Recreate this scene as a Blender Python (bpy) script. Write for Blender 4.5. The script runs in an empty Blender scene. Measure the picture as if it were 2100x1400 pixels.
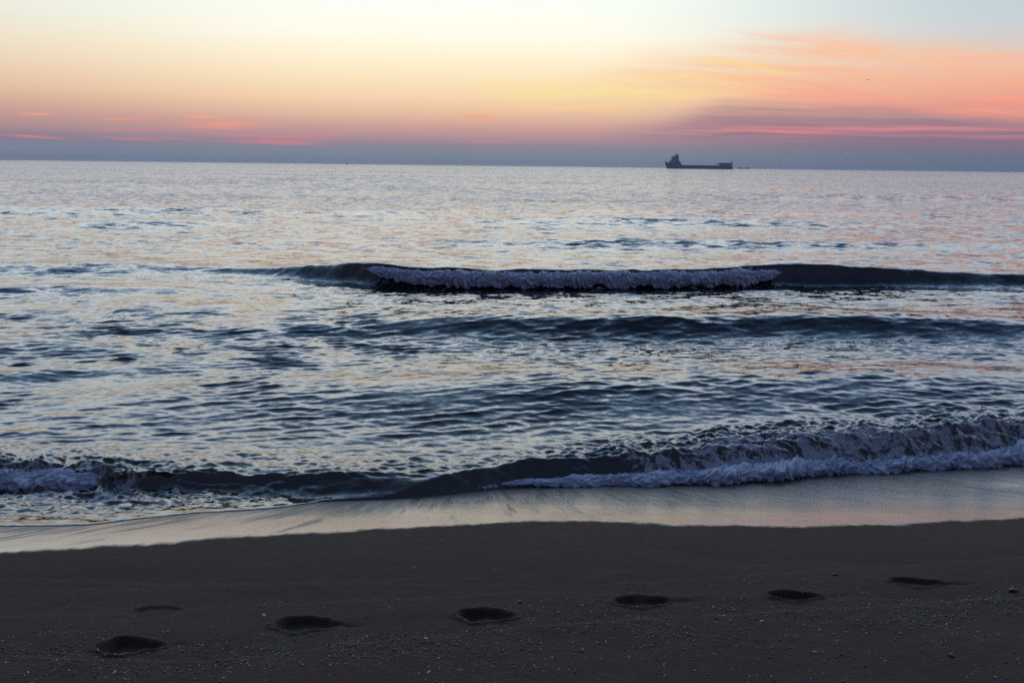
import bpy, bmesh, math, random
import numpy as np
from mathutils import Matrix, Vector

sc = bpy.context.scene
C = sc.collection
rng = np.random.default_rng(7)
random.seed(7)
R = math.radians

# ------------------------------------------------------------------ camera
FPX, CX, CY = 1700.0, 1050.0, 700.0          # focal length and centre for a 2100 px wide frame
CAM_Z = 2.6
PITCH = math.atan((700 - 340.0) / FPX)
ROLL = math.atan(25.0 / 2100.0)
_f = np.array([0, math.cos(PITCH), -math.sin(PITCH)])
_r0 = np.array([1.0, 0, 0])
_u0 = np.cross(_r0, _f)
_r = _r0 * math.cos(ROLL) + _u0 * math.sin(ROLL)
_u = -_r0 * math.sin(ROLL) + _u0 * math.cos(ROLL)
cam = bpy.data.cameras.new('camera')
camo = bpy.data.objects.new('camera', cam)
C.objects.link(camo)
cam.sensor_width = 36.0
cam.lens = 36.0 * FPX / 2100.0
cam.clip_start, cam.clip_end = 0.1, 90000
camo.matrix_world = Matrix(((_r[0], _u[0], -_f[0], 0), (_r[1], _u[1], -_f[1], 0), (_r[2], _u[2], -_f[2], CAM_Z), (0, 0, 0, 1)))
sc.camera = camo


def ray(px, py):
    d = _r * (px - CX) / FPX + _u * (CY - py) / FPX + _f
    return d / np.linalg.norm(d)


def at(px, py, z=0.0):                       # where that line of sight meets the level z
    d = ray(px, py)
    t = (z - CAM_Z) / d[2]
    return d[0] * t, d[1] * t




def beach(y):
    """height of the plain beach at distance y: berm, wet face, then a gentler toe under the water"""
    y = np.asarray(y, float)
    yy = np.array([-4000.0, 2.2, 4.8, 5.9, 6.2, 6.6, 7.0, 9.0, 13.0, 30.0, 200.0])
    zz = np.array([0.74, 0.56, 0.225, 0.03, -0.020, -0.078, -0.124, -0.25, -0.6, -1.6, -2.0])
    return np.interp(y, yy, zz)


def at_beach(px, py):
    d = ray(px, py)
    lo, hi = 1.0, 40.0                       # along y
    for _ in range(40):
        mid = 0.5 * (lo + hi)
        if CAM_Z + d[2] * mid / d[1] > float(beach(mid)):
            lo = mid
        else:
            hi = mid
    return d[0] * lo / d[1], lo


def azel(px, py):
    d = ray(px, py)
    return math.degrees(math.atan2(d[0], d[1])), math.degrees(math.asin(d[2]))


# ------------------------------------------------------------------ render settings
sc.render.engine = 'CYCLES'
sc.view_settings.view_transform = 'Standard'
sc.view_settings.look = 'None'
sc.view_settings.exposure = 0.0
sc.view_settings.gamma = 1.0
sc.cycles.use_denoising = False
sc.cycles.denoiser = 'OPENIMAGEDENOISE'
sc.cycles.denoising_input_passes = 'RGB_ALBEDO_NORMAL'
sc.cycles.denoising_prefilter = 'ACCURATE'
sc.cycles.max_bounces = 6
sc.cycles.diffuse_bounces = 3
sc.cycles.glossy_bounces = 4
sc.cycles.volume_bounces = 1
sc.cycles.sample_clamp_indirect = 4.0


def lin(c):
    return tuple(((v / 255) / 12.92 if v / 255 <= 0.04045 else ((v / 255 + 0.055) / 1.055) ** 2.4) for v in c)


class NT:
    """small helper round a node tree"""

    def __init__(s, tree):
        s.t = tree
        tree.nodes.clear()

    def n(s, kind, **kw):
        nd = s.t.nodes.new(kind)
        for k, v in kw.items():
            setattr(nd, k, v)
        return nd

    def put(s, sock, v):
        if isinstance(v, bpy.types.NodeSocket):
            s.t.links.new(v, sock)
        elif v is not None:
            sock.default_value = v

    def m(s, op, a=None, b=None, c=None, clamp=False):
        nd = s.n('ShaderNodeMath', operation=op)
        nd.use_clamp = clamp
        for i, v in enumerate((a, b, c)):
            s.put(nd.inputs[i], v)
        return nd.outputs[0]

    def add(s, a, b): return s.m('ADD', a, b)
    def sub(s, a, b): return s.m('SUBTRACT', a, b)
    def mul(s, a, b): return s.m('MULTIPLY', a, b)

    def smooth(s, v, a, b, lo=0.0, hi=1.0):
        nd = s.n('ShaderNodeMapRange', interpolation_type='SMOOTHSTEP')
        s.put(nd.inputs['Value'], v)
        for k, x in (('From Min', a), ('From Max', b), ('To Min', lo), ('To Max', hi)):
            s.put(nd.inputs[k], x)
        return nd.outputs['Result']

    def mix(s, f, a, b, mode='MIX'):
        nd = s.n('ShaderNodeMix', data_type='RGBA', blend_type=mode)
        s.put(nd.inputs['Factor'], f)
        for k, v in ((6, a), (7, b)):
            if isinstance(v, tuple) and len(v) == 3:
                v = (*v, 1)
            s.put(nd.inputs[k], v)
        return nd.outputs[2]

    def ramp(s, f, stops, interp='LINEAR'):
        nd = s.n('ShaderNodeValToRGB')
        nd.color_ramp.interpolation = interp
        el = nd.color_ramp.elements
        while len(el) < len(stops):
            el.new(0.5)
        for e, (p, c) in zip(el, stops):
            e.position = p
            e.color = (*c, 1) if isinstance(c, tuple) else (c, c, c, 1)
        s.put(nd.inputs[0], f)
        return nd.outputs[0]

    def xyz(s, x, y, z=0.0):
        nd = s.n('ShaderNodeCombineXYZ')
        for i, v in enumerate((x, y, z)):
            s.put(nd.inputs[i], v)
        return nd.outputs[0]

    def sep(s, v):
        nd = s.n('ShaderNodeSeparateXYZ')
        s.put(nd.inputs[0], v)
        return nd.outputs

    def noise(s, vec, scale=1.0, detail=3.0, rough=0.5, out=0, dist=0.0, lac=2.0):
        nd = s.n('ShaderNodeTexNoise')
        s.put(nd.inputs['Vector'], vec)
        nd.inputs['Scale'].default_value = scale
        nd.inputs['Detail'].default_value = detail
        nd.inputs['Roughness'].default_value = rough
        nd.inputs['Distortion'].default_value = dist
        nd.inputs['Lacunarity'].default_value = lac
        return nd.outputs[out]

    def attr(s, name, out='Fac'):
        nd = s.n('ShaderNodeAttribute', attribute_name=name)
        return nd.outputs[out]


# ------------------------------------------------------------------ sky: dawn, the sun still under the horizon, straight ahead
W = bpy.data.worlds.new('World')
sc.world = W
W.use_nodes = True
w = NT(W.node_tree)
tc = w.n('ShaderNodeTexCoord')
dx, dy, dz = w.sep(tc.outputs['Generated'])
EL = w.mul(w.m('ARCSINE', dz), 180 / math.pi)
AZ = w.mul(w.m('ARCTAN2', dx, dy), 180 / math.pi)
SKYMAX = 2.5
tE = w.m('POWER', w.m('DIVIDE', w.m('MAXIMUM', EL, 0.0), 90.0), 0.5)


def skyramp(stops):                           # stops: (elevation in degrees, linear rgb)
    return w.ramp(tE, [(math.sqrt(max(e, 0) / 90.0), tuple(min(1, v / SKYMAX) for v in c)) for e, c in stops], 'LINEAR')


S = lin
ZEN = [(13, (1.45, 1.50, 1.46)), (19, (1.80, 1.86, 1.88)), (27, (1.12, 1.40, 1.68)), (38, (0.44, 0.70, 1.10)), (52, (0.18, 0.33, 0.56)), (70, (0.10, 0.165, 0.28)), (90, (0.06, 0.10, 0.19))]  # unseen sky above the frame, its lower band brightened to light the water
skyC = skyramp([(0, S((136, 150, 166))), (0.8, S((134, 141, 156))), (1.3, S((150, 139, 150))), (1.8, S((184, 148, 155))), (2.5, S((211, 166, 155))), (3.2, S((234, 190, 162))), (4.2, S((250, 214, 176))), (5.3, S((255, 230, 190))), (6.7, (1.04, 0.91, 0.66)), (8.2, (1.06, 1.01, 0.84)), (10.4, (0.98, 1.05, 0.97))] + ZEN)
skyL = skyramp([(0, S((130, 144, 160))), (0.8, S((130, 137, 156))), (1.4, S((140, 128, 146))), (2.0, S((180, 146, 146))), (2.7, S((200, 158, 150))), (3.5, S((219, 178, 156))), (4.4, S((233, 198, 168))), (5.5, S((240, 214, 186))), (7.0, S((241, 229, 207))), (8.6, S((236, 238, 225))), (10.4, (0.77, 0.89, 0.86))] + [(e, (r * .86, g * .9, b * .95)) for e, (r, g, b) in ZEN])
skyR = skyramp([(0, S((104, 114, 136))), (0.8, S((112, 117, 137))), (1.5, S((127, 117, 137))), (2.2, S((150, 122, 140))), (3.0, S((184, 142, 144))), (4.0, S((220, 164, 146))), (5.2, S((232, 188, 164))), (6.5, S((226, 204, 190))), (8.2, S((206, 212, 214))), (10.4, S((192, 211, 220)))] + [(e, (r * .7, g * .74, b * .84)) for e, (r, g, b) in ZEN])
skyB = skyramp([(0, (0.055, 0.065, 0.11)), (4, (0.08, 0.08, 0.15)), (12, (0.11, 0.11, 0.20)), (30, (0.085, 0.105, 0.20)), (60, (0.05, 0.08, 0.155)), (90, (0.045, 0.075, 0.145))])
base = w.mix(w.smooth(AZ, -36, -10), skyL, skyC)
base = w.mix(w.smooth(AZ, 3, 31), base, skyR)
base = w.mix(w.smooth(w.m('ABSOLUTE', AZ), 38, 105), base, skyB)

# wisps share one warped, very stretched noise
warp = w.noise(w.xyz(w.mul(AZ, 0.09), w.mul(EL, 0.35)), 1.0, 3, 0.55)
warpc = w.sub(warp, 0.5)
ELw = w.add(EL, w.mul(warpc, 1.3))
fine = w.noise(w.xyz(w.mul(AZ, 0.05), w.mul(w.add(EL, w.mul(AZ, 0.05)), 3.6), 5.0), 1.0, 4, 0.6)


def curve_of_az(pts):                         # pts: (pixel column, pixel row) -> elevation along azimuth
    st = []
    for px, py in pts:
        a, e = azel(px, py)
        st.append(((a + 45) / 90, max(0.0, min(1.0, e / 12))))
    return w.mul(w.ramp(w.m('DIVIDE', w.add(AZ, 45.0), 90.0), st, 'EASE'), 12.0)


def sheet(top, bottom, soft_t, soft_b, x0, x1, e=None):
    e = e or ELw
    t = w.smooth(w.sub(curve_of_az(top), e), 0.0, soft_t)
    b = w.smooth(w.sub(e, curve_of_az(bottom)), 0.0, soft_b)
    lr = w.smooth(AZ, azel(x0, 200)[0], azel(x1, 200)[0])
    return w.mul(w.mul(t, b), lr)


def streak(kx, ky, tilt, lo, hi, detail=4, seed=0.0):
    v = w.xyz(w.mul(AZ, kx), w.add(w.mul(w.add(ELw, w.mul(AZ, tilt)), ky), 0.0), seed)
    return w.smooth(w.noise(v, 1.0, detail, 0.58), lo, hi)


sk = base


def D(c):                                     # a displayed colour in the ramp's scale
    return tuple(v / SKYMAX for v in lin(c))


fine2 = w.smooth(w.noise(w.xyz(w.mul(AZ, 0.085), w.mul(w.add(EL, w.add(w.mul(AZ, -0.02), w.mul(warpc, 0.7))), 6.5), 9.0), 1.0, 5, 0.6), 0.36, 0.64)
fine3 = w.smooth(w.noise(w.xyz(w.mul(AZ, 0.10), w.mul(w.add(EL, w.add(w.mul(AZ, 0.16), w.mul(warpc, 1.5))), 3.2), 29.0), 1.0, 5, 0.62), 0.34, 0.66)
# tall salmon veil over the right half
veil = sheet([(900, 185), (1100, 140), (1350, 75), (1560, 40), (1720, 24), (1900, 60), (2100, 78)],
             [(900, 250), (1250, 238), (1500, 225), (1750, 240), (2100, 268)], 2.3, 1.2, 1050, 1680)
veil = w.mul(veil, w.add(w.add(0.36, w.mul(w.sub(fine, 0.5), 1.3)), w.mul(0.6, streak(0.055, 0.75, 0.10, 0.36, 0.62, 5, 3.1))))
veil = w.mul(veil, w.add(0.62, w.add(w.mul(fine2, 0.20), w.mul(fine3, 0.42))))
veil = w.m('MINIMUM', w.m('MAXIMUM', veil, 0.0), 0.9)
sk = w.mix(veil, sk, w.mix(w.smooth(EL, 3.2, 7.0), D((252, 160, 138)), D((255, 196, 158))))
# golden streaks left of it
gold = sheet([(880, 175), (1000, 152), (1300, 140), (1500, 128), (1700, 150)],
             [(880, 245), (1250, 243), (1500, 220), (1700, 190)], 0.8, 0.8, 900, 1120)
gold = w.mul(gold, w.smooth(AZ, azel(1700, 200)[0], azel(1330, 200)[0]))
gold = w.mul(gold, w.add(streak(0.035, 1.5, -0.01, 0.34, 0.66, 3, 7.7), w.mul(w.sub(fine, 0.5), 0.9)))
gold = w.mul(gold, w.add(0.55, w.mul(fine2, 0.6)))
gold = w.m('MINIMUM', w.m('MAXIMUM', gold, 0.0), 1.0)
sk = w.mix(w.mul(gold, 0.8), sk, w.mix(w.smooth(EL, 3.0, 5.0), D((255, 200, 150)), D((255, 232, 158))))
gold2 = sheet([(1350, 105), (1480, 108), (1650, 140)], [(1350, 125), (1480, 135), (1650, 165)], 0.4, 0.4, 1380, 1480)
gold2 = w.mul(gold2, w.smooth(AZ, azel(1680, 200)[0], azel(1560, 200)[0]))
sk = w.mix(w.mul(gold2, 0.7), sk, D((255, 222, 150)))
# mauve bank of cloud low on the right, with thin pink lines
mauve = sheet([(1150, 262), (1320, 236), (1500, 198), (1800, 196), (2100, 226)], [(1200, 300), (2100, 322)], 1.3, 0.8, 1130, 1560)
mauve = w.mul(mauve, w.add(w.add(0.43, w.mul(w.sub(fine, 0.5), 1.0)), w.mul(0.45, streak(0.045, 1.25, 0.012, 0.38, 0.58, 5, 11.0))))
mauve = w.m('MINIMUM', w.m('MAXIMUM', mauve, 0.0), 0.9)
sk = w.mix(mauve, sk, w.mix(w.smooth(EL, 1.2, 4.0), D((138, 115, 138)), D((172, 132, 143))))
lines = sheet([(1100, 250), (1500, 196), (2100, 196)], [(1100, 300), (1500, 295), (2100, 300)], 0.8, 0.8, 1250, 1600)
lines = w.mul(lines, w.smooth(w.noise(w.xyz(w.mul(AZ, 0.03), w.mul(w.add(EL, w.add(w.mul(AZ, 0.012), w.mul(warpc, 0.5))), 2.4), 19.0), 1.0, 4, 0.6), 0.5, 0.68))
sk = w.mix(w.mul(lines, 0.62), sk, D((246, 146, 139)))
# single small clouds: pixel centre, half width, half height, tilt, colour, strength
SMALL = [(78, 235, 34, 2.6, .02, (250, 168, 136), .8), (243, 246, 30, 3, -.05, (248, 160, 136), .8), (292, 246, 22, 2.2, -.03, (246, 160, 138), .6),
         (412, 239, 30, 4, -.03, (250, 168, 138), .9), (455, 257, 74, 5.5, -.02, (252, 158, 134), .95), (470, 250, 50, 2.2, .0, (250, 165, 140), .6),
         (68, 281, 62, 2.4, .02, (232, 138, 140), .85), (300, 283, 100, 3.6, .0, (222, 140, 146), .7), (245, 266, 60, 4, .0, (205, 145, 150), .5),
         (575, 290, 95, 4, .0, (232, 132, 142), .75), (540, 281, 40, 2.2, .0, (232, 140, 146), .6), (640, 283, 30, 2, .0, (228, 138, 146), .5), (500, 276, 120, 4, .02, (226, 136, 144), .6), (640, 275, 70, 4, -.05, (222, 140, 146), .55),
         (983, 241, 34, 5, .03, (252, 170, 134), .85), (1115, 264, 9, 2, .2, (248, 150, 138), .7), (1003, 292, 46, 2.6, .02, (226, 138, 146), .6),
         (900, 264, 120, 3, .0, (222, 150, 150), .5), (1412, 226, 19, 2.2, -.04, (252, 166, 146), .75), (1545, 218, 22, 3.2, -.1, (250, 160, 142), .6),
         (1610, 272, 130, 3.2, .03, (240, 138, 138), .8), (1930, 263, 150, 3.4, .03, (246, 146, 138), .6), (2040, 213, 120, 6, .06, (252, 150, 134), .55),
         (1620, 82, 90, 5, .19, (255, 205, 178), .6), (2050, 118, 110, 6, -.03, (255, 186, 160), .6)]
for px, py, hw, hh, tl, col, st in SMALL:
    a0, e0 = azel(px, py)
    a1, _ = azel(px + hw, py)
    _, e1 = azel(px, py - hh)
    da, de = w.sub(AZ, a0), w.sub(w.add(EL, w.mul(warpc, 0.5)), e0)
    de = w.add(de, w.add(w.mul(da, tl), w.mul(w.sub(fine, 0.5), 0.35)))
    q = w.add(w.m('POWER', w.m('ABSOLUTE', w.m('DIVIDE', da, a1 - a0)), 2.0), w.m('POWER', w.m('ABSOLUTE', w.m('DIVIDE', de, e1 - e0)), 2.0))
    sk = w.mix(w.mul(w.m('EXPONENT', w.mul(q, -1.1)), w.mul(w.smooth(fine, 0.22, 0.52), st)), sk, tuple(v / SKYMAX for v in S(col)))
bg = w.n('ShaderNodeBackground')
w.put(bg.inputs[0], sk)
bg.inputs[1].default_value = SKYMAX
wo = w.n('ShaderNodeOutputWorld')
w.t.links.new(bg.outputs[0], wo.inputs[0])


# ------------------------------------------------------------------ numpy helpers
GC = np.cos(np.arange(1024) * 2 * np.pi / 1024).astype(np.float32)
GS = np.sin(np.arange(1024) * 2 * np.pi / 1024).astype(np.float32)


def perlin(x, y, seed=0):
    x, y = np.asarray(x, np.float32), np.asarray(y, np.float32)
    x0, y0 = np.floor(x), np.floor(y)
    xf, yf = x - x0, y - y0
    xi, yi = x0.astype(np.int32).astype(np.uint32), y0.astype(np.int32).astype(np.uint32)
    sd = np.uint32(seed * 974711 & 0xffffffff)

    def g(a, b, fx, fy):
        n = a * np.uint32(374761393) + b * np.uint32(668265263) + sd
        n = (n ^ (n >> np.uint32(13))) * np.uint32(1274126177)
        n = (n ^ (n >> np.uint32(16))) & np.uint32(1023)
        return GC[n] * fx + GS[n] * fy
    u, v = xf * xf * xf * (xf * (xf * 6 - 15) + 10), yf * yf * yf * (yf * (yf * 6 - 15) + 10)
    a = g(xi, yi, xf, yf) * (1 - u) + g(xi + np.uint32(1), yi, xf - 1, yf) * u
    b = g(xi, yi + np.uint32(1), xf, yf - 1) * (1 - u) + g(xi + np.uint32(1), yi + np.uint32(1), xf - 1, yf - 1) * u
    return (a * (1 - v) + b * v) * 1.5


def fbm(x, y, seed=0, o=4, gain=0.5):
    s, a = 0, 1.0
    for i in range(o):
        s = s + a * perlin(x, y, seed + i * 17)
        x, y, a = x * 2.03 + 5.1, y * 2.03 + 1.7, a * gain
    return s


def sst(v, a, b):
    t = np.clip((v - a) / (b - a), 0, 1)
    return t * t * (3 - 2 * t)


def grid_mesh(name, P, mat, attrs=None, parent=None, close_u=False):
    ny, nx = P.shape[:2]
    me = bpy.data.meshes.new(name)
    idx = np.arange(ny * nx).reshape(ny, nx)
    if close_u:
        idx = np.concatenate([idx, idx[:, :1]], 1)
    q = np.stack([idx[:-1, :-1], idx[:-1, 1:], idx[1:, 1:], idx[1:, :-1]], -1).reshape(-1, 4)
    me.vertices.add(ny * nx)
    me.vertices.foreach_set('co', P.reshape(-1).astype(np.float32))
    me.loops.add(q.size)
    me.loops.foreach_set('vertex_index', q.reshape(-1).astype(np.int32))
    me.polygons.add(len(q))
    me.polygons.foreach_set('loop_start', np.arange(0, q.size, 4, dtype=np.int32))
    me.polygons.foreach_set('use_smooth', np.ones(len(q), dtype=bool))
    for k, v in (attrs or {}).items():
        a = me.attributes.new(k, 'FLOAT', 'POINT')
        a.data.foreach_set('value', v.reshape(-1).astype(np.float32))
    me.update(calc_edges=True)
    me.materials.append(mat)
    o = bpy.data.objects.new(name, me)
    C.objects.link(o)
    o.parent = parent
    return o


def tri_mesh(name, V, F, mat, attrs=None, smooth=True, parent=None):
    me = bpy.data.meshes.new(name)
    me.vertices.add(len(V))
    me.vertices.foreach_set('co', np.asarray(V, np.float32).reshape(-1))
    F = np.asarray(F, np.int32)
    k = F.shape[1]
    me.loops.add(F.size)
    me.loops.foreach_set('vertex_index', F.reshape(-1))
    me.polygons.add(len(F))
    me.polygons.foreach_set('loop_start', np.arange(0, F.size, k, dtype=np.int32))
    me.polygons.foreach_set('use_smooth', np.full(len(F), smooth))
    for kk, v in (attrs or {}).items():
        a = me.attributes.new(kk, 'FLOAT', 'POINT')
        a.data.foreach_set('value', np.asarray(v, np.float32).reshape(-1))
    me.update(calc_edges=True)
    me.materials.append(mat)
    o = bpy.data.objects.new(name, me)
    C.objects.link(o)
    o.parent = parent
    return o


def ico(sub=1):
    bm = bmesh.new()
    bmesh.ops.create_icosphere(bm, subdivisions=sub, radius=1.0)
    V = np.array([v.co[:] for v in bm.verts])
    F = np.array([[v.index for v in f.verts] for f in bm.faces])
    bm.free()
    return V, F


def material(name):
    m = bpy.data.materials.new(name)
    m.use_nodes = True
    t = NT(m.node_tree)
    b = t.n('ShaderNodeBsdfPrincipled')
    o = t.n('ShaderNodeOutputMaterial')
    t.t.links.new(b.outputs[0], o.inputs[0])
    return m, t, b, o


def tag(o, label, cat, group=None, kind=None):
    if label:
        o['label'] = label
    if cat:
        o['category'] = cat
    if group:
        o['group'] = group
    if kind:
        o['kind'] = kind
    return o


# ------------------------------------------------------------------ beach: outline of the dry sand and of the water's edge
def line(pts, fn):
    P = np.array([fn(*p) for p in pts])
    i = np.argsort(P[:, 0])
    return P[i, 0], P[i, 1]


def sample(ln, x):
    """smooth interpolation along x, flat outside"""
    xs, ys = ln
    out = 0
    for k, wgt in ((-0.12, .25), (0, .5), (0.12, .25)):
        out = out + wgt * np.interp(x + k, xs, ys)
    return out


DRY = line([(-500, 1165), (0, 1133), (150, 1123), (300, 1116), (430, 1104), (600, 1096), (750, 1086), (900, 1078), (1000, 1072), (1150, 1067), (1300, 1071), (1420, 1077), (1560, 1079), (1700, 1079), (1850, 1074), (2000, 1067), (2100, 1061), (2600, 1030)], at_beach)
EDGE = line([(-500, 1095), (-150, 1083), (0, 1079), (120, 1079), (200, 1076), (290, 1063), (400, 1053), (520, 1046), (600, 1040), (660, 1028), (700, 1026), (800, 1024), (880, 1018), (950, 1010), (1060, 998), (1200, 994), (1400, 992), (1560, 983), (1700, 972), (1860, 962), (2000, 954), (2100, 946), (2600, 915)], at_beach)


def sand_z(x, y):
    z = beach(y)
    for k in (-0.3, -0.15, 0.15, 0.3):
        z = z + beach(y + k)
    return z / 5


# footprints: pixel centre, half length, half width (m), depth, heading tilt, tail
FEET = [(268, 1324, .135, .062, .046, .10, .35), (325, 1248, .12, .04, .014, .05, .2), (628, 1278, .14, .07, .045, .02, 1.0),
        (998, 1261, .135, .065, .05, .0, .35), (1318, 1233, .14, .06, .040, .05, .8), (1632, 1220, .14, .058, .046, .04, .4), (1885, 1191, .15, .05, .034, -.05, 1.0)]


def footprints(x, y):
    z = np.zeros_like(x)
    for i, (px, py, hl, hw, dp, tl, tail) in enumerate(FEET):
        cx, cy = at_beach(px, py)
        u, v = (x - cx), (y - cy)
        if tl:
            u, v = u * math.cos(tl) + v * math.sin(tl), -u * math.sin(tl) + v * math.cos(tl)
        v = v + 0.02 * perlin(x * 14, y * 14, 40 + i)
        uu = u / hl
        waist = hw * (0.86 + 0.3 * np.cos(2.2 * uu + 0.6))
        q = (np.abs(uu) ** 3.4 + np.abs(v / waist) ** 2.6)
        pit = 1 - sst(q, 0.25, 1.5)
        z -= dp * 0.8 * pit * (1 - 0.25 * uu)
        # slumped tail drawn by the toes
        tu, tv = (u - hl * 1.25) / (hl * 0.75), (v + 0.005) / (hw * 0.45)
        z -= dp * 0.4 * tail * np.exp(-(tu ** 2) - tv ** 2)
        # pushed up rim, lumpier on the near side
        rim = np.exp(-((q - 2.1) / 0.9) ** 2)
        z += dp * 0.14 * rim * (1 + 0.6 * perlin(x * 30, y * 30, 60 + i)) * np.where(v < 0, 1.3, 0.6)
        z += np.where(v < 0, 1, 0) * dp * 0.22 * np.exp(-((q - 1.5) / 0.8) ** 2) * np.clip(perlin(x * 22, y * 34, 80 + i), 0, 1)
    return z


def tidelines(x, y):
    """thin ledges left by earlier swash"""
    z = 0
    for pts, hgt in (([(0, 1262), (300, 1253), (500, 1237), (850, 1228), (1050, 1214)], .006), ([(1100, 1200), (1350, 1192), (1700, 1165), (2100, 1142)], .004),
                     ([(-100, 1340), (400, 1352), (900, 1300), (1300, 1268), (1700, 1250), (2200, 1205)], .006), ([(-100, 1215), (500, 1196), (1100, 1178), (1700, 1150)], .003)):
        yl = sample(line(pts, at_beach), x) + 0.03 * perlin(x * 1.7, y * 0 + 3.3, 5) + 0.012 * perlin(x * 7, y * 0, 6)
        z = z + hgt * sst(y - yl, -0.02, 0.006) * (1 - sst(y - yl, 0.0, 0.3)) * -1
    return z


gx = np.concatenate([-np.geomspace(4000, 5.3, 60)[:-1], np.linspace(-5.3, 5.3, 1150), np.geomspace(5.3, 4000, 60)[1:]])
gy = np.concatenate([-np.geomspace(600, 1.0, 24), np.linspace(-0.7, 2.2, 20), np.linspace(2.3, 6.9, 560), np.geomspace(6.95, 30, 40)])
X, Y = np.meshgrid(gx, gy)
near = sst(Y, 1.5, 2.3) * (1 - sst(Y, 7.2, 8.5)) * (1 - sst(np.abs(X), 5.0, 6.0))
Z = sand_z(X, Y)
ydry = sample(DRY, X)
dry_d = Y - ydry + 0.03 * fbm(X * 3, Y * 3, 3) + 0.015 * fbm(X * 14, Y * 10, 4)
wet = sst(dry_d, -0.035, 0.05)
Z += 0.012 * fbm(X * 0.7, Y * 0.9, 9, 3) * near * (1 - 0.85 * sst(dry_d, -0.9, 0.0))
Z += near * (footprints(X, Y) + tidelines(X, Y))
Z += near * (1 - wet) * (0.0022 * fbm(X * 9, Y * 9, 12, 4) + 0.0012 * perlin(X * 60, Y * 60, 15))
# band where the shell hash lies is lumpier
BAND = line([(-200, 1356), (0, 1352), (300, 1352), (600, 1335), (800, 1322), (1000, 1305), (1250, 1288), (1500, 1272), (1700, 1262), (1900, 1250), (2200, 1230)], at_beach)
yb = sample(BAND, X)
band = np.exp(-((Y - yb) / 0.17) ** 2)
Z += near * band * (0.004 * np.abs(fbm(X * 24, Y * 24, 20, 3)))

# --- sand material
mat_sand, t, b, _ = material('beach_sand')
pos = t.n('ShaderNodeNewGeometry').outputs['Position']
wetf = t.attr('wet')
bandf = t.attr('band')
px_, py_, pz_ = t.sep(pos)
grain = t.noise(pos, 260, 2, 0.6)
grain2 = t.noise(pos, 75, 3, 0.6)
patch = t.noise(pos, 1.6, 4, 0.6)
dryc = t.mix(patch, (0.051, 0.037, 0.029), (0.072, 0.053, 0.041))
dryc = t.mix(t.smooth(grain, 0.30, 0.72), t.mix(1.0, dryc, (0.62, 0.60, 0.60), 'MULTIPLY'), t.mix(1.0, dryc, (1.25, 1.25, 1.28), 'MULTIPLY'))
speck = t.smooth(t.noise(pos, 190, 1, 0.5), 0.70, 0.76)
dryc = t.mix(t.mul(speck, t.add(0.25, t.mul(bandf, 0.6))), dryc, (0.26, 0.25, 0.25))
# streaks the backwash combs into the wet sand, fanning out with the slope
ang = t.mul(t.smooth(px_, -3.0, 3.5, -0.55, 1.0), 1.0)
sv = t.xyz(t.mul(t.add(px_, t.mul(t.mul(t.sub(py_, 5.6), ang), 1.5)), 3.4), t.mul(py_, 0.7), 2.0)
strk = t.noise(sv, 1.6, 4, 0.62)
gr3 = t.noise(t.xyz(px_, t.mul(py_, 0.6)), 130, 2, 0.7)
damp = t.attr('damp')
sv2 = t.xyz(t.mul(t.add(px_, t.mul(t.mul(t.sub(py_, 5.6), ang), 1.5)), 9.0), t.mul(py_, 1.2), 8.0)
strk2 = t.noise(sv2, 1.6, 3, 0.6)
stt = t.add(t.mul(strk, 0.6), t.mul(strk2, 0.4))
shine = t.mul(wetf, t.sub(1.0, t.mul(t.smooth(t.add(stt, t.mul(t.sub(damp, 0.62), 0.22)), 0.455, 0.57), 0.88)))
shine = t.mul(shine, t.smooth(gr3, 0.26, 0.46, 0.35, 1.0))
wetc = t.mix(grain2, (0.04, 0.034, 0.031), (0.07, 0.06, 0.055))
t.put(b.inputs['Base Color'], t.mix(wetf, dryc, wetc))
t.put(b.inputs['Roughness'], t.smooth(wetf, 0, 1, 0.85, 0.5))
t.put(b.inputs['Specular IOR Level'], t.smooth(wetf, 0, 1, 0.15, 0.5))
t.put(b.inputs['Coat Weight'], shine)
t.put(b.inputs['Coat Roughness'], t.smooth(shine, 0.2, 1.0, 0.32, 0.11))
b.inputs['Coat IOR'].default_value = 4.0
bp = t.n('ShaderNodeBump')
bp.inputs['Distance'].default_value = 0.004
t.put(bp.inputs['Strength'], t.smooth(wetf, 0, 1, 0.75, 0.06))
t.put(bp.inputs['Height'], t.add(t.mul(grain, 0.6), t.mul(grain2, 1.0)))
t.put(b.inputs['Normal'], bp.outputs[0])
bc = t.n('ShaderNodeBump')
bc.inputs['Distance'].default_value = 0.003
bc.inputs['Strength'].default_value = 0.22
t.put(bc.inputs['Height'], t.add(t.mul(grain2, 1.0), t.mul(grain, 0.4)))
t.put(b.inputs['Coat Normal'], bc.outputs[0])

yedge_s = sample(EDGE, X)
damp_a = np.clip((Y - ydry) / np.maximum(yedge_s - ydry, 0.3), 0, 1)
sand = grid_mesh('sand', np.stack([X, Y, Z], -1), mat_sand, {'wet': wet, 'band': band * near, 'damp': damp_a})
tag(sand, None, None, None, 'structure')

# ------------------------------------------------------------------ sea
tx = np.concatenate([-np.geomspace(6, 1.02, 36), np.linspace(-1, 1, 1300), np.geomspace(1.02, 6, 36)])
ry = np.concatenate([np.geomspace(4.7, 62, 1250), np.geomspace(62, 7000, 150)[1:]])
T, YW = np.meshgrid(tx, ry)
XW = T * (3.3 + 0.74 * YW)
dyr = np.gradient(ry)[:, None] * np.ones_like(T)
xs_ = np.abs(np.gradient(XW, axis=1))

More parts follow.
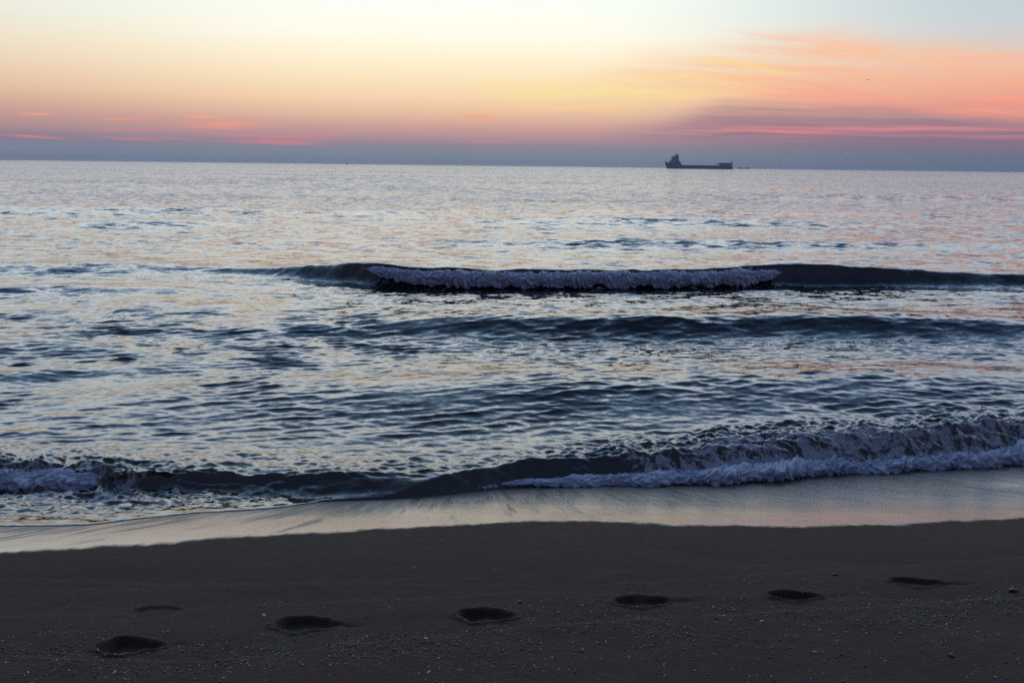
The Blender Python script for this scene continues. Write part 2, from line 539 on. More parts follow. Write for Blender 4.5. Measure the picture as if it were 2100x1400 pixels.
# ripples: many short crested trains, most of them running shoreward
comps = []
for i in range(110):
    lam = 0.062 * (10 ** (i / 109.0)) * rng.uniform(0.9, 1.1)      # 6 cm to 60 cm
    th = rng.choice([-0.22, 0.30]) + rng.normal(0, 0.24)
    slope = 0.033 * (1.0 if lam < 0.19 else (0.19 / lam) ** 0.9)
    if lam < 0.08:
        slope *= 0.8
    comps.append((lam, th, slope, rng.uniform(0, 2 * np.pi)))
# where the surface is ruffled and where it lies slick
big = fbm(XW * 0.10, YW * 0.16, 31, 3)
rough = 0.70 + 0.40 * sst(YW, 7.0, 8.0) * (1 - sst(YW, 12.5, 15.0)) * (1 - 0.45 * sst(XW, -1, 5)) - 0.20 * sst(YW, 13.5, 16) * (1 - 0.3 * sst(YW, 24, 40))
rough = np.clip(rough * (1 + 0.45 * big), 0.2, 1.25)
far = 0.75 * (1 + 0.5 * fbm(XW * 0.012, YW * 0.04, 33, 3))
rough = np.where(YW > 40, rough + (far - rough) * sst(YW, 40, 80), rough)

# travelling swell: crest (pixel column, row, height in m), front and back length
SWELL = [
    # the wave that is breaking
    ([(-200, 545, .02), (150, 548, .03), (380, 552, .04), (520, 551, .10), (640, 545, .27), (750, 536, .46), (860, 547, .41), (1000, 552, .37), (1200, 553, .36), (1400, 552, .37), (1500, 548, .40), (1600, 539, .47), (1700, 542, .45), (1800, 548, .40), (1900, 555, .32), (2000, 560, .27), (2100, 563, .24), (2400, 570, .15)], .27, 1.5),
    # second wave
    ([(-200, 700, .03), (200, 672, .05), (480, 664, .09), (620, 660, .12), (800, 652, .17), (1000, 647, .24), (1200, 645, .27), (1400, 646, .27), (1600, 643, .28), (1750, 642, .29), (1900, 648, .26), (2100, 659, .20), (2400, 668, .12)], .55, 1.3),
    # third wave
    ([(-200, 830, .03), (200, 815, .05), (420, 800, .09), (600, 792, .12), (800, 784, .16), (1000, 777, .20), (1200, 771, .22), (1500, 767, .22), (1700, 766, .22), (1900, 765, .21), (2100, 765, .19), (2400, 768, .14)], .95, 1.1),
    # shore break
    ([(-300, 930, .13), (0, 936, .15), (150, 944, .145), (300, 951, .13), (450, 953, .12), (600, 954, .125), (800, 962, .12), (1000, 966, .10), (1150, 950, .11), (1300, 926, .12), (1500, 902, .13), (1700, 888, .14), (1900, 876, .15), (2100, 866, .155), (2500, 840, .14)], .22, .55),
    # low lines of swell still outside
    ([(-300, 588, .05), (0, 588, .085), (180, 585, .085), (330, 590, .06), (430, 592, .0)], .35, .9),
    ([(150, 640, .0), (240, 636, .07), (350, 632, .08), (440, 637, .05), (520, 640, .0)], .35, .9),
    ([(-300, 552, .07), (0, 548, .10), (180, 543, .11), (320, 545, .09), (450, 552, .04), (560, 556, .0)], .6, 1.6),
    ([(900, 494, .0), (1050, 490, .14), (1250, 489, .2), (1500, 492, .18), (1800, 497, .12), (2200, 500, .05)], .9, 2.0),
    ([(900, 450, .0), (1100, 446, .22), (1300, 444, .28), (1550, 449, .22), (1750, 455, .08), (2000, 458, .0)], 1.6, 3.0),
    ([(60, 456, .0), (180, 453, .18), (330, 450, .22), (450, 454, .12), (560, 458, .0)], 1.4, 2.6),
    ([(-300, 428, .1), (100, 424, .25), (300, 425, .25), (600, 430, .12), (800, 432, .2), (1000, 428, .1)], 2.4, 4.0),
    ([(-300, 715, .07), (0, 708, .085), (150, 704, .08), (300, 712, .05), (420, 718, .0)], .35, .8),
    ([(-300, 770, .06), (0, 765, .08), (250, 752, .07), (500, 735, .05), (700, 730, .0)], .4, .8),
    ([(1500, 402, .0), (1650, 400, .2), (1900, 398, .25), (2200, 405, .2)], 3.0, 6.0),
]
Zsw = np.zeros_like(XW)
SH = np.zeros_like(XW)                        # lean toward the shore
CREST = []
hx = {}
for k, (pts, wf, wb) in enumerate(SWELL):
    P = np.array([(*at(px, py, h), h) for px, py, h in pts])
    i = np.argsort(P[:, 0])
    P = P[i]
    yc, hh = 0, 0
    stp = 0.25 if k < 4 else 0.5
    for o, wg in ((-2, .1), (-1, .2), (0, .4), (1, .2), (2, .1)):
        yc = yc + wg * np.interp(XW + o * stp, P[:, 0], P[:, 1])
        hh = hh + wg * np.interp(XW + o * stp, P[:, 0], P[:, 2])
    yc = yc + (.06 if k < 3 else .10 if k < 4 else .25) * fbm(XW * 0.9, YW * 0, 50 + k, 2) * (1 if k else 0.6)
    hh = hh * (1 + (0.18 if k > 2 else 0.07) * fbm(XW * 1.1, YW * 0.0 + 2, 70 + k, 2))
    d = YW - yc
    if k == 3:
        wf = .22 + .30 * sst(XW, 0.0, 2.5)
    prof = np.where(d < 0, np.exp(-(np.abs(d) / wf) ** 2.0), 1 / (1 + (np.abs(d) / wb) ** 2) ** 1.3)
    trough = -(0.14 if k else 0.04) * np.exp(-((d + 2.6 * wf) / (1.3 * wf)) ** 2)
    Zsw += hh * (prof + trough)
    if k == 0:
        SH += prof ** 2 * sst(hh, .28, .5) * 0.13
    elif k < 4:
        SH += prof ** 2 * hh * (0.5 if k < 3 else 0.9)
    CREST.append((P, wb))
    if k < 4:
        hx[k] = (yc, hh, d)

DX, DY, DZ = np.zeros_like(XW), np.zeros_like(XW), np.zeros_like(XW)
resid = np.zeros_like(XW)
for lam, th, slope, ph in comps:
    kx, ky = 2 * np.pi / lam * math.sin(th), -2 * np.pi / lam * math.cos(th)
    kk = 2 * np.pi / lam
    keep = sst(lam / np.maximum(dyr, xs_ * abs(math.sin(th)) + 1e-6), 3.0, 6.0)
    sl = slope * keep
    resid += 0.5 * (slope * (1 - keep)) ** 2
    rows = np.where(keep.max(1) > 0)[0]
    if not len(rows):
        continue
    r = slice(0, rows[-1] + 1)
    wob = 0.9 * 0.35 / max(lam, .2)
    phs = kx * XW[r] + ky * YW[r] + ph
    A = sl[r] / kk
    DZ[r] += A * np.sin(phs)
    cs = A * np.cos(phs) * 1.5
    DX[r] += cs * kx / kk
    DY[r] += cs * ky / kk
# groupiness breaks up the regular trains
grp = np.clip(0.9 + 0.7 * fbm(XW * 0.55, YW * 0.9, 90, 3), 0.3, 1.45)
amp = rough * grp
zopen = Zsw + DZ * amp
SHz = SH

y4, h4, d4 = hx[3]
turb = (0.35 + 0.65 * sst(XW, -0.5, 1.5)) * sst(d4, -1.3, -0.9) * (1 - sst(d4, 0.3, 0.9))
turb = np.maximum(turb, (1 - sst(XW, -3.2, -2.2)) * sst(d4, -.7, -.4) * (1 - sst(d4, 0.1, 0.5)))
tb = turb > 0
xt, yt = XW[tb] + 0.35 * YW[tb], YW[tb]
tq = np.zeros_like(XW)
tq[tb] = turb[tb] * (0.040 * fbm(xt * 3.0, yt * 6.0, 140, 4, 0.6) + 0.03 * np.abs(perlin(xt * 7, yt * 12, 150)) + 0.010 * perlin(xt * 18, yt * 30, 151))
zs = sand_z(XW, YW)
yedge = sample(EDGE, XW) + 0.02 * fbm(XW * 2.1, YW * 0, 95, 3)
de = YW - yedge
film = np.where(de < 0, -0.06, 0.007 * np.clip(de / 0.04, 0, 1) ** 0.7 + 0.022 * np.clip(de / 0.8, 0, 1))
swash = sst(de, 0.0, 1.3)
zf = zs + film + DZ * amp * 0.5 * sst(de, 0.02, 0.6)
kk_ = 0.03
hmix = np.clip(0.5 + 0.5 * (zopen - zf) / kk_, 0, 1)
zw = zf * (1 - hmix) + zopen * hmix + kk_ * hmix * (1 - hmix)
zw = np.where(de < 0, zs - 0.05 - 0.02 * np.clip(-de, 0, 1), np.where(de < 1.0, np.minimum(zw, zs + film + 0.8 * np.clip(de, 0, 1) + 0.004), zw))
am = amp * sst(de, 0.3, 1.2)
rag = sst(de, 0.04, 0.5) * (1 - sst(de, 1.0, 1.8)) * 0.5
zw = zw + rag * DZ * amp + tq * sst(de, 0.02, 0.35)
PW = np.stack([XW + DX * am, YW + DY * am - SHz * sst(de, .1, .8), zw], -1)

# foam that floats on the surface (0..1), where waves have broken
foam = np.zeros_like(XW)
y4, h4, d4 = hx[3]
right = sst(XW, -0.1, 1.6)
foam = np.maximum(foam, 0.80 * right * sst(d4, -.45, -.15) * (1 - sst(d4, .1, .6)))
foam = np.maximum(foam, right * (0.50 * sst(de, 0, .1) * (1 - sst(d4, -.3, .1)) + 0.5 * (1 - sst(de, .1, .35))))
foam = np.maximum(foam, 0.55 * sst(XW, -0.6, 1.2) * (1 - right) * sst(d4, -.6, -.2) * (1 - sst(d4, .0, .7)))
foam = np.maximum(foam, (1 - sst(XW, -1.5, 1.0)) * (0.50 * sst(de, 0.0, 0.03) * (1 - sst(de, 0.5, 1.1))))
foam = np.maximum(foam, (1 - sst(XW, -3.2, -2.0)) * 0.7 * sst(d4, -.9, -.5) * (1 - sst(d4, -.05, .35)))
foam = np.maximum(foam, 0.85 * sst(de, 0.0, 0.008) * (1 - sst(de, 0.02, 0.07)) * (1 - sst(XW, 0.0, 0.8)) * (0.5 + 0.5 * np.clip(fbm(XW * 1.4, YW * 0, 97, 2) + .3, 0, 1)))
y1, h1, d1 = hx[0]
brk = sst(h1, 0.38, 0.43) * sst(XW, at(760, 578)[0] - .2, at(800, 578)[0]) * (1 - sst(XW, at(1540, 578)[0], at(1600, 578)[0] + .2))
foam = np.maximum(foam, 0.60 * brk * sst(d1, -0.8, -0.45) * (1 - sst(d1, 0.0, 0.5)))
foam = np.maximum(foam, 0.30 * brk * sst(d1, 0, .3) * (1 - sst(d1, 0.6, 1.6)))

mat_sea, t, b, mo = material('sea_water')
pos = t.n('ShaderNodeNewGeometry').outputs['Position']
nrm = t.n('ShaderNodeNewGeometry').outputs['Normal']
px_, py_, pz_ = t.sep(pos)
rip, fo, shal = t.attr('ripple'), t.attr('foam'), t.attr('shallow')
# fine wavelets below the mesh's resolution
n1_ = t.noise(t.xyz(t.mul(px_, 0.55), py_), 2.6, 6, 0.62, out=1)
n2_ = t.noise(t.xyz(t.mul(px_, 0.6), py_, 4.0), 19.0, 3, 0.55, out=1)


def slopes(nz, amp_, by=0.5):
    vm = t.n('ShaderNodeVectorMath', operation='SUBTRACT')
    t.put(vm.inputs[0], nz)
    vm.inputs[1].default_value = (0.5, by, 0.5)
    vs = t.n('ShaderNodeVectorMath', operation='SCALE')
    t.put(vs.inputs[0], vm.outputs[0])
    t.put(vs.inputs['Scale'], amp_)
    vv = t.n('ShaderNodeVectorMath', operation='MULTIPLY')
    t.put(vv.inputs[0], vs.outputs[0])
    vv.inputs[1].default_value = (0.7, 1.0, 0.0)
    return vv.outputs[0]


va = t.n('ShaderNodeVectorMath', operation='ADD')
t.put(va.inputs[0], nrm)
t.put(va.inputs[1], slopes(n1_, t.mul(rip, 14.0), 0.55))
vb = t.n('ShaderNodeVectorMath', operation='ADD')
t.put(vb.inputs[0], va.outputs[0])
t.put(vb.inputs[1], slopes(n2_, 0.38))
vn = t.n('ShaderNodeVectorMath', operation='NORMALIZE')
t.put(vn.inputs[0], vb.outputs[0])
t.put(b.inputs['Normal'], vn.outputs[0])
t.put(b.inputs['Base Color'], t.mix(shal, (0.008, 0.016, 0.020), (0.030, 0.026, 0.022)))
b.inputs['Roughness'].default_value = 0.05
b.inputs['IOR'].default_value = 1.75
# lacy foam
lace = t.noise(t.xyz(t.mul(px_, 0.8), py_), 7.0, 5, 0.62, dist=0.8)
lace2 = t.noise(t.xyz(t.mul(px_, 0.9), py_, 3.0), 30.0, 3, 0.6, dist=0.5)
fm = t.add(t.mul(lace, 0.75), t.mul(lace2, 0.35))
fth = t.smooth(fo, 0, 1, 0.86, 0.46)
ff = t.mul(t.smooth(t.sub(fm, fth), -0.02, 0.10), t.smooth(fo, 0.02, 0.2))
fd = t.n('ShaderNodeBsdfPrincipled')
t.put(fd.inputs['Base Color'], t.mix(lace2, (0.30, 0.33, 0.40), (0.48, 0.51, 0.58)))
fd.inputs['Roughness'].default_value = 0.7
bmp = t.n('ShaderNodeBump')
bmp.inputs['Distance'].default_value = 0.02
bmp.inputs['Strength'].default_value = 0.8
t.put(bmp.inputs['Height'], fm)
t.put(fd.inputs['Normal'], bmp.outputs[0])
mx = t.n('ShaderNodeMixShader')
t.put(mx.inputs[0], t.mul(ff, 0.85))
t.t.links.new(b.outputs[0], mx.inputs[1])
t.t.links.new(fd.outputs[0], mx.inputs[2])
t.t.links.new(mx.outputs[0], mo.inputs[0])
shallow = (1 - sst(YW, 6.5, 9.0)) * np.ones_like(XW)
sea = grid_mesh('sea_water', PW, mat_sea, {'ripple': np.sqrt(resid) * amp, 'foam': foam, 'shallow': shallow})
tag(sea, None, None, None, 'structure')

# ------------------------------------------------------------------ rolling foam: lumpy, thick, standing on the water
mat_foam, t, b, _ = material('white_water')
pos = t.n('ShaderNodeNewGeometry').outputs['Position']
fz = t.noise(pos, 28, 4, 0.6)
t.put(b.inputs['Base Color'], t.mix(t.smooth(fz, 0.3, 0.7), (0.34, 0.40, 0.53), (0.50, 0.57, 0.71)))
b.inputs['Roughness'].default_value = 0.6
b.inputs['Subsurface Weight'].default_value = 0.0
bmp = t.n('ShaderNodeBump')
bmp.inputs['Distance'].default_value = 0.02
bmp.inputs['Strength'].default_value = 0.45
t.put(bmp.inputs['Height'], fz)
t.put(b.inputs['Normal'], bmp.outputs[0])


def water_height(x, y):
    """height of the finished sea surface near (x, y), by nearest row and column"""
    j = np.clip(np.searchsorted(ry, y), 1, len(ry) - 1)
    tt = x / (3.3 + 0.74 * y)
    i = np.clip(np.searchsorted(tx, tt), 1, len(tx) - 1)
    return zw[j, i]


def roller(name, ctr, seed, fs=1.0, lump=1.0, step=0.012, nth=60, spray=400, shear=0.0, fray=0.25, lean=0.0):
    """ctr: list of (x, y, z, ry, rz) control points of a tube that is crumpled into foam"""
    P = np.array(ctr)
    P = P[np.argsort(P[:, 0])]
    n = max(20, int((P[-1, 0] - P[0, 0]) / step))
    xs = np.linspace(P[0, 0], P[-1, 0], n)
    ip = [np.interp(xs, P[:, 0], P[:, k]) for k in range(1, 5)]
    th = np.linspace(0, 2 * np.pi, nth, endpoint=False)
    XS, TH = np.meshgrid(xs, th, indexing='ij')
    yc, zc, ra, rb = (v[:, None] * np.ones_like(TH) for v in ip)
    # wobble of the whole roll
    yc = yc + (0.2 + 0.8 * fray) * 0.6 * ra * fbm(XS * 1.6, TH * 0, seed, 3)
    sc_ = 1 + fray * 0.55 * fbm(XS * 1.9, TH * 0 + 4, seed + 3, 3)
    U, V = XS, TH * 0.5 * (ra + rb)
    cx, sx = np.cos(TH), np.sin(TH)
    # billows: evaluated on the cylinder so that the seam closes
    sab = lambda v, e: np.sqrt(v * v + e * e)
    a = sab(perlin(U * fs * 6 + cx * 1.1, sx * 1.1 + U * fs * 1.3, seed + 11), .10)
    b2 = sab(perlin(U * fs * 14 + cx * 2.3 + 9, sx * 2.3 + U * fs * 3.1, seed + 12), .12)
    c2 = sab(perlin(U * fs * 31 + cx * 4.5 + 3, sx * 4.5 + U * fs * 7, seed + 13), .1)
    d2 = perlin(U * 75 + cx * 8, sx * 8 - U * 11, seed + 14)
    big_ = np.clip(perlin(U * 2.6 + cx * .4, sx * .5 + seed, seed + 10) + .1, -0.4, 1)
    rr = sc_ * (0.66 + fray * 0.75 * big_ + lump * (0.80 * a + 0.36 * b2 + 0.10 * c2 + 0.01 * d2))
    end = sst(XS, xs[0], xs[0] + 0.25) * (1 - sst(XS, xs[-1] - 0.25, xs[-1]))
    rr = rr * (0.15 + 0.85 * end)
    Pm = np.stack([XS + shear * rr * sx * rb + 0.3 * ra * perlin(U * 9, TH * 1.5, seed + 20), yc - cx * ra * rr - lean * ra * (0.6 - sx) * rr, zc + np.where(sx < 0, np.maximum(sx, -0.75) * (1 + 1.4 * lean), sx) * rb * rr], -1)
    V0 = Pm.reshape(-1, 3)
    idx = np.arange(n * nth).reshape(n, nth)
    idx = np.concatenate([idx, idx[:, :1]], 1)
    q = np.stack([idx[:-1, :-1], idx[:-1, 1:], idx[1:, 1:], idx[1:, :-1]], -1).reshape(-1, 4)
    F0 = np.concatenate([q[:, [0, 1, 2]], q[:, [0, 2, 3]]])
    # droplets and clots thrown off the roll
    iv, jf = ico(1)
    VV, FF, off = [V0], [F0], len(V0)
    rg = np.random.default_rng(seed)
    for _ in range(spray):
        k = rg.integers(0, n)
        a_ = rg.uniform(-0.2, math.pi * 0.95)
        rr_ = rg.uniform(0.9, 1.35) + 0.5 * rg.random() ** 6
        s = rg.uniform(0.05, 0.15) * ip[2][k] * (0.45 if rr_ > 1.25 else 1)
        e = 0.3 + 0.7 * end[k, 0]
        p = np.array([xs[k], ip[0][k] - math.cos(a_) * ip[2][k] * rr_ * e, ip[1][k] + math.sin(a_) * ip[3][k] * rr_ * e])
        VV.append(iv * s * rg.uniform(0.7, 1.2, 3) + p)
        FF.append(jf + off)
        off += len(iv)
    o = tri_mesh(name, np.concatenate(VV), np.concatenate(FF), mat_foam)
    return o


def swell_at(k, x):
    P = CREST[k][0]
    return np.interp(x, P[:, 0], P[:, 1]), np.interp(x, P[:, 0], P[:, 2])


def pts_for(k, cols, dyo, zf, ra, rb):
    out = []
    for j, px in enumerate(cols):
        P = CREST[k][0]
        x = at(px, {0: 578, 1: 660, 2: 800, 3: 960}[k])[0]
        y, h = swell_at(k, x)
        f = (lambda v: v[j] if isinstance(v, (list, tuple)) else v)
        out.append((x, y + f(dyo), h * f(zf), f(ra), f(rb)))
    return out


o = roller('breaker_foam', pts_for(0, [752, 800, 860, 950, 1100, 1250, 1400, 1480, 1545, 1590], [-.30, -.32, -.34, -.36, -.37, -.37, -.36, -.35, -.33, -.30],
                                   [.74, .66, .60, .58, .58, .58, .58, .58, .58, .62], [.02, .07, .12, .14, .15, .15, .15, .13, .09, .02], [.03, .08, .105, .115, .12, .12, .125, .12, .10, .03]), 301, 1.7, 0.9, 0.010, 90, 1600, 0, 0.45, 0.5)
tag(o, 'long lumpy roll of white foam tumbling down the breaking wave offshore', 'sea foam', None, 'stuff')


def edge_pts(rows, z_up, ra, rb):
    out = []
    for j, (px, py) in enumerate(rows):
        f = (lambda v: v[j] if isinstance(v, (list, tuple)) else v)
        x, y = at_beach(px, py)
        out.append((x, y + 0.6 * f(ra), float(sand_z(np.array(x), np.array(y))) + f(z_up), f(ra), f(rb)))
    return out


o = roller('shore_foam', edge_pts([(1010, 1001), (1100, 997), (1250, 994), (1400, 992), (1560, 983), (1700, 972), (1860, 962), (2000, 954), (2100, 946), (2400, 930)], .03,
                                  [.02, .04, .07, .09, .10, .10, .10, .10, .10, .10], [.015, .025, .04, .055, .06, .062, .065, .068, .07, .07]), 402, 1.9, 1.0, 0.006, 72, 1500, 0.12, 0.8, 0.2)
tag(o, 'ragged toe of foam where the last wave runs up the wet sand', 'sea foam', None, 'stuff')
o = roller('tumbling_foam', pts_for(3, [-250, -80, 0, 80, 160, 230, 300], [-.26, -.26, -.26, -.25, -.22, -.2, -.18], [.45, .45, .45, .45, .42, .4, .4], [.11, .11, .11, .10, .08, .06, .03], [.07, .07, .07, .065, .055, .04, .02]), 503, 1.7, 1.0, 0.006, 72, 500, 0.1, 0.4, 0.5)
tag(o, 'small roll of foam on the shore break at the left edge', 'sea foam', None, 'stuff')

# ------------------------------------------------------------------ shell hash and grit strewn over the sand
mat_shell, t, b, _ = material('shell_grit')
tone = t.attr('tone')
t.put(b.inputs['Base Color'], t.ramp(tone, [(0.0, (0.02, 0.02, 0.022)), (0.5, (0.06, 0.056, 0.054)), (0.8, (0.12, 0.12, 0.12)), (1.0, (0.32, 0.32, 0.33))]))
b.inputs['Roughness'].default_value = 0.45


def ground(x, y):
    x, y = np.atleast_1d(np.asarray(x, float)), np.atleast_1d(np.asarray(y, float))
    j = np.clip(np.searchsorted(gy, y), 1, len(gy) - 1)
    i = np.clip(np.searchsorted(gx, x), 1, len(gx) - 1)
    return Z[j, i]


def grit(n, xyfn, smin, smax, seed, tones):
    rg = np.random.default_rng(seed)
    iv, jf = ico(1)
    iv = iv / np.linalg.norm(iv, axis=1)[:, None]
    x, y = xyfn(rg, n)
    ok = (np.abs(x) < 5.2) & (y > 2.35) & (y < sample(DRY, x) - 0.06)
    x, y = x[ok], y[ok]
    n = len(x)
    z = ground(x, y)
    s = smin * (smax / smin) ** (rg.random(n) ** 2.2)
    sc3 = np.stack([rg.uniform(.7, 1.5, n), rg.uniform(.6, 1.1, n), rg.uniform(.25, .75, n)], -1) * s[:, None]
    base_ = iv[None] * (1 + 0.35 * rg.uniform(-1, 1, (n, len(iv), 1)))
    v = base_ * sc3[:, None, :]
    a = rg.uniform(0, 2 * np.pi, n)
    ti = rg.normal(0, .35, n)
    c, s_ = np.cos(ti)[:, None], np.sin(ti)[:, None]
    vx, vz = v[:, :, 0] * c - v[:, :, 2] * s_, v[:, :, 0] * s_ + v[:, :, 2] * c
    c, s_ = np.cos(a)[:, None], np.sin(a)[:, None]
    X2, Y2 = vx * c - v[:, :, 1] * s_, vx * s_ + v[:, :, 1] * c
    V = np.stack([X2 + x[:, None], Y2 + y[:, None], vz + (z + sc3[:, 2] * 0.35)[:, None]], -1)
    F = (jf[None] + (np.arange(n) * len(iv))[:, None, None]).reshape(-1, 3)
    tn = np.repeat(tones(rg, n), len(iv))
    return V.reshape(-1, 3), F, tn


def in_band(rg, n):
    x = rg.uniform(-5, 5, n)
    wid = 0.17 + 0.05 * np.sin(x * 1.7) + 0.03 * np.sin(x * 4.1 + 1)
    y = sample(BAND, x) + rg.normal(0, 1, n) * wid + 0.05 * np.sin(x * 5.3)
    keep = perlin(x * 5, y * 7, 77) + 0.8 * rg.random(n) > 0.18
    return x[keep], y[keep]


def scattered(rg, n):
    return rg.uniform(-5, 5, n), 2.4 + 3.0 * rg.random(n) ** 1.6


def lower(rg, n):
    x = rg.uniform(-5, 5, n)
    y = sample(BAND, x) - 0.1 - np.abs(rg.normal(0, .5, n))
    keep = perlin(x * 2.5, y * 4, 78) + rg.random(n) > 0.45
    return x[keep], y[keep]


def along_ledge(rg, n):
    x = rg.uniform(-5, 5, n)
    L = line([(0, 1262), (300, 1253), (500, 1237), (850, 1228), (1050, 1214), (1400, 1196), (1700, 1180), (2100, 1160)], at_beach)
    return x, sample(L, x) + rg.normal(0, .04, n) - 0.02


tones_a = lambda rg, n: np.clip(rg.beta(1.5, 1.3, n), 0, 1)
tones_b = lambda rg, n: np.clip(rg.beta(1.2, 2.4, n), 0, 1)
parts = [grit(26000, in_band, .0015, .0070, 21, tones_a), grit(5000, scattered, .0018, .006, 22, tones_b), grit(16000, lower, .0015, .0072, 23, tones_a), grit(1400, along_ledge, .0016, .005, 24, tones_a)]
off, VV, FF, TT = 0, [], [], []
for V, F, tn in parts:
    VV.append(V)
    FF.append(F + off)
    TT.append(tn)
    off += len(V)
o = tri_mesh('shell_grit', np.concatenate(VV), np.concatenate(FF), mat_shell, {'tone': np.concatenate(TT)})
tag(o, 'band of crushed shell and grit strewn across the dark sand', 'shell grit', None, 'stuff')

# single shells and stones that can be told apart
mat_white, t, b, _ = material('bleached_shell')
pos = t.n('ShaderNodeTexCoord').outputs['Object']
t.put(b.inputs['Base Color'], t.mix(t.noise(pos, 90, 3), (0.26, 0.26, 0.26), (0.42, 0.42, 0.42)))
b.inputs['Roughness'].default_value = 0.4
mat_stone, t, b, _ = material('dark_stone')
pos = t.n('ShaderNodeTexCoord').outputs['Object']
t.put(b.inputs['Base Color'], t.mix(t.noise(pos, 60, 4), (0.012, 0.012, 0.014), (0.045, 0.042, 0.040)))
b.inputs['Roughness'].default_value = 0.55


def shell_mesh(rad, seed):
    """a ribbed half shell lying hollow side down"""
    rg = np.random.default_rng(seed)
    nr, na = 9, 30
    V, F = [(0, -0.75 * rad, 0.12 * rad)], []
    for i in range(1, nr + 1):
        f = i / nr
        for j in range(na):
            a = -math.pi / 2 + 2 * math.pi * j / na
            rib = 1 + 0.05 * math.cos(11 * (a - math.pi / 2))
            r = rad * f * rib * (0.82 + 0.22 * math.sin(a))
            V.append((r * math.cos(a) * 1.15, r * math.sin(a) * 0.95 - 0.75 * rad * (1 - f), rad * 0.5 * (1 - f ** 2) * (1 + .08 * rib) + 0.02 * rad))
    for j in range(na):
        F.append((0, 1 + j, 1 + (j + 1) % na))
    for i in range(nr - 1):
        for j in range(na):
            p, q = 1 + i * na + j, 1 + i * na + (j + 1) % na
            F += [(p, p + na, q + na), (p, q + na, q)]
    return np.array(V), np.array(F)


def stone_mesh(rad, seed):
    iv, jf = ico(3)
    rg = np.random.default_rng(seed)
    k = rg.normal(0, 1, (5, 3))
    d = sum(0.08 * np.sin(iv @ k[i] * 2.2 + i) for i in range(5))
    return iv * (1 + d)[:, None] * np.array([1.25, .85, .55]) * rad, jf


LONE = [('shell', 541, 1262, .014, 'white shell lying alone between two footprints on the left'),
        ('shell', 851, 1164, .009, 'small white shell alone on the smooth sand just below the wet strip'),
        ('shell', 437, 1192, .009, 'white shell chip on bare sand up the beach from the faint footprint'),
        ('shell', 1014, 1166, .008, 'tiny pale shell on smooth sand above the middle footprint'),
        ('shell', 1563, 1275, .016, 'pale shell in the grit band below the second footprint from the right'),
        ('shell', 1672, 1337, .015, 'pale shell on the near sand at lower right, below the grit band'),
        ('shell', 872, 1310, .013, 'pale shell in the grit band left of the middle footprint'),
        ('shell', 236, 1379, .014, 'pale shell near the bottom edge under the leftmost footprint'),
        ('shell', 880, 1379, .013, 'pale shell near the bottom edge left of the picture middle'),
        ('stone', 2077, 1211, .022, 'largest dark pebble, alone near the right edge of the sand'),
        ('stone', 1712, 1176, .015, 'small dark pebble between the two footprints on the right'),
        ('stone', 1066, 1236, .013, 'small dark pebble just right of the middle footprint'),
        ('stone', 1195, 1333, .013, 'dark pebble on the near sand at bottom middle'),
        ('stone', 1950, 1345, .014, 'dark pebble on the near sand in the lower right corner')]
for i, (kind, px, py, rad, lab) in enumerate(LONE):
    x, y = at_beach(px, py)
    rad = rad * (0.8 if kind == 'shell' else 1)
    V, F = shell_mesh(rad, i) if kind == 'shell' else stone_mesh(rad, i)
    o = tri_mesh('seashell' if kind == 'shell' else 'pebble', V, F, mat_white if kind == 'shell' else mat_stone)
    o.location = (x, y, float(ground(x, y)[0]) + (0.001 if kind == 'shell' else rad * .3))
    o.rotation_euler = (random.uniform(-.15, .15), random.uniform(-.15, .15), random.uniform(0, 6.28))
    tag(o, lab, 'shell' if kind == 'shell' else 'pebble', 'loose shells on the sand' if kind == 'shell' else 'dark pebbles on the sand')


# ------------------------------------------------------------------ ships
def plain(name, col, rough=0.6, var=0.25):
    m, t, b, _ = material(name)
    pos = t.n('ShaderNodeTexCoord').outputs['Object']
    n = t.noise(pos, 0.35, 4)
    t.put(b.inputs['Base Color'], t.mix(n, tuple(c * (1 - var) for c in col), tuple(c * (1 + var) for c in col)))
    b.inputs['Roughness'].default_value = rough
    return m


M_HULL = plain('hull_paint', (0.10, 0.19, 0.36))
M_BOOT = plain('boot_paint', (0.10, 0.022, 0.03))
M_HOUSE = plain('house_paint', (0.30, 0.42, 0.60))
M_DARK = plain('dark_paint', (0.08, 0.14, 0.26))
M_GLASS = plain('window_glass', (0.01, 0.012, 0.015), 0.1)
M_FAR = plain('hazed_paint', (0.30, 0.40, 0.56))  # far ship's paint, paled to blue with extra haze put into the colour
M_CARGO = plain('cargo_paint', (0.13, 0.22, 0.40))


def bm_obj(name, bm, mat, parent):
    me = bpy.data.meshes.new(name)
    bmesh.ops.recalc_face_normals(bm, faces=bm.faces)
    bm.to_mesh(me)
    bm.free()
    me.materials.append(mat)
    o = bpy.data.objects.new(name, me)
    C.objects.link(o)
    o.parent = parent
    return o


def prism(bm, prof, hw, hw2=None):
    """side profile (x, z) pushed out to both sides"""
    hw2 = hw if hw2 is None else hw2
    a = [bm.verts.new((x, -hw, z)) for x, z in prof]
    c = [bm.verts.new((x, hw2, z)) for x, z in prof]
    n = len(prof)
    bm.faces.new(a)
    bm.faces.new(c[::-1])
    for i in range(n):
        bm.faces.new((a[i], c[i], c[(i + 1) % n], a[(i + 1) % n]))


def box(bm, x0, x1, y0, y1, z0, z1):
    prism_pts = [(x0, z0), (x1, z0), (x1, z1), (x0, z1)]
    a = [bm.verts.new((x, y0, z)) for x, z in prism_pts]
    c = [bm.verts.new((x, y1, z)) for x, z in prism_pts]
    bm.faces.new(a)
    bm.faces.new(c[::-1])
    for i in range(4):
        bm.faces.new((a[i], c[i], c[(i + 1) % 4], a[(i + 1) % 4]))


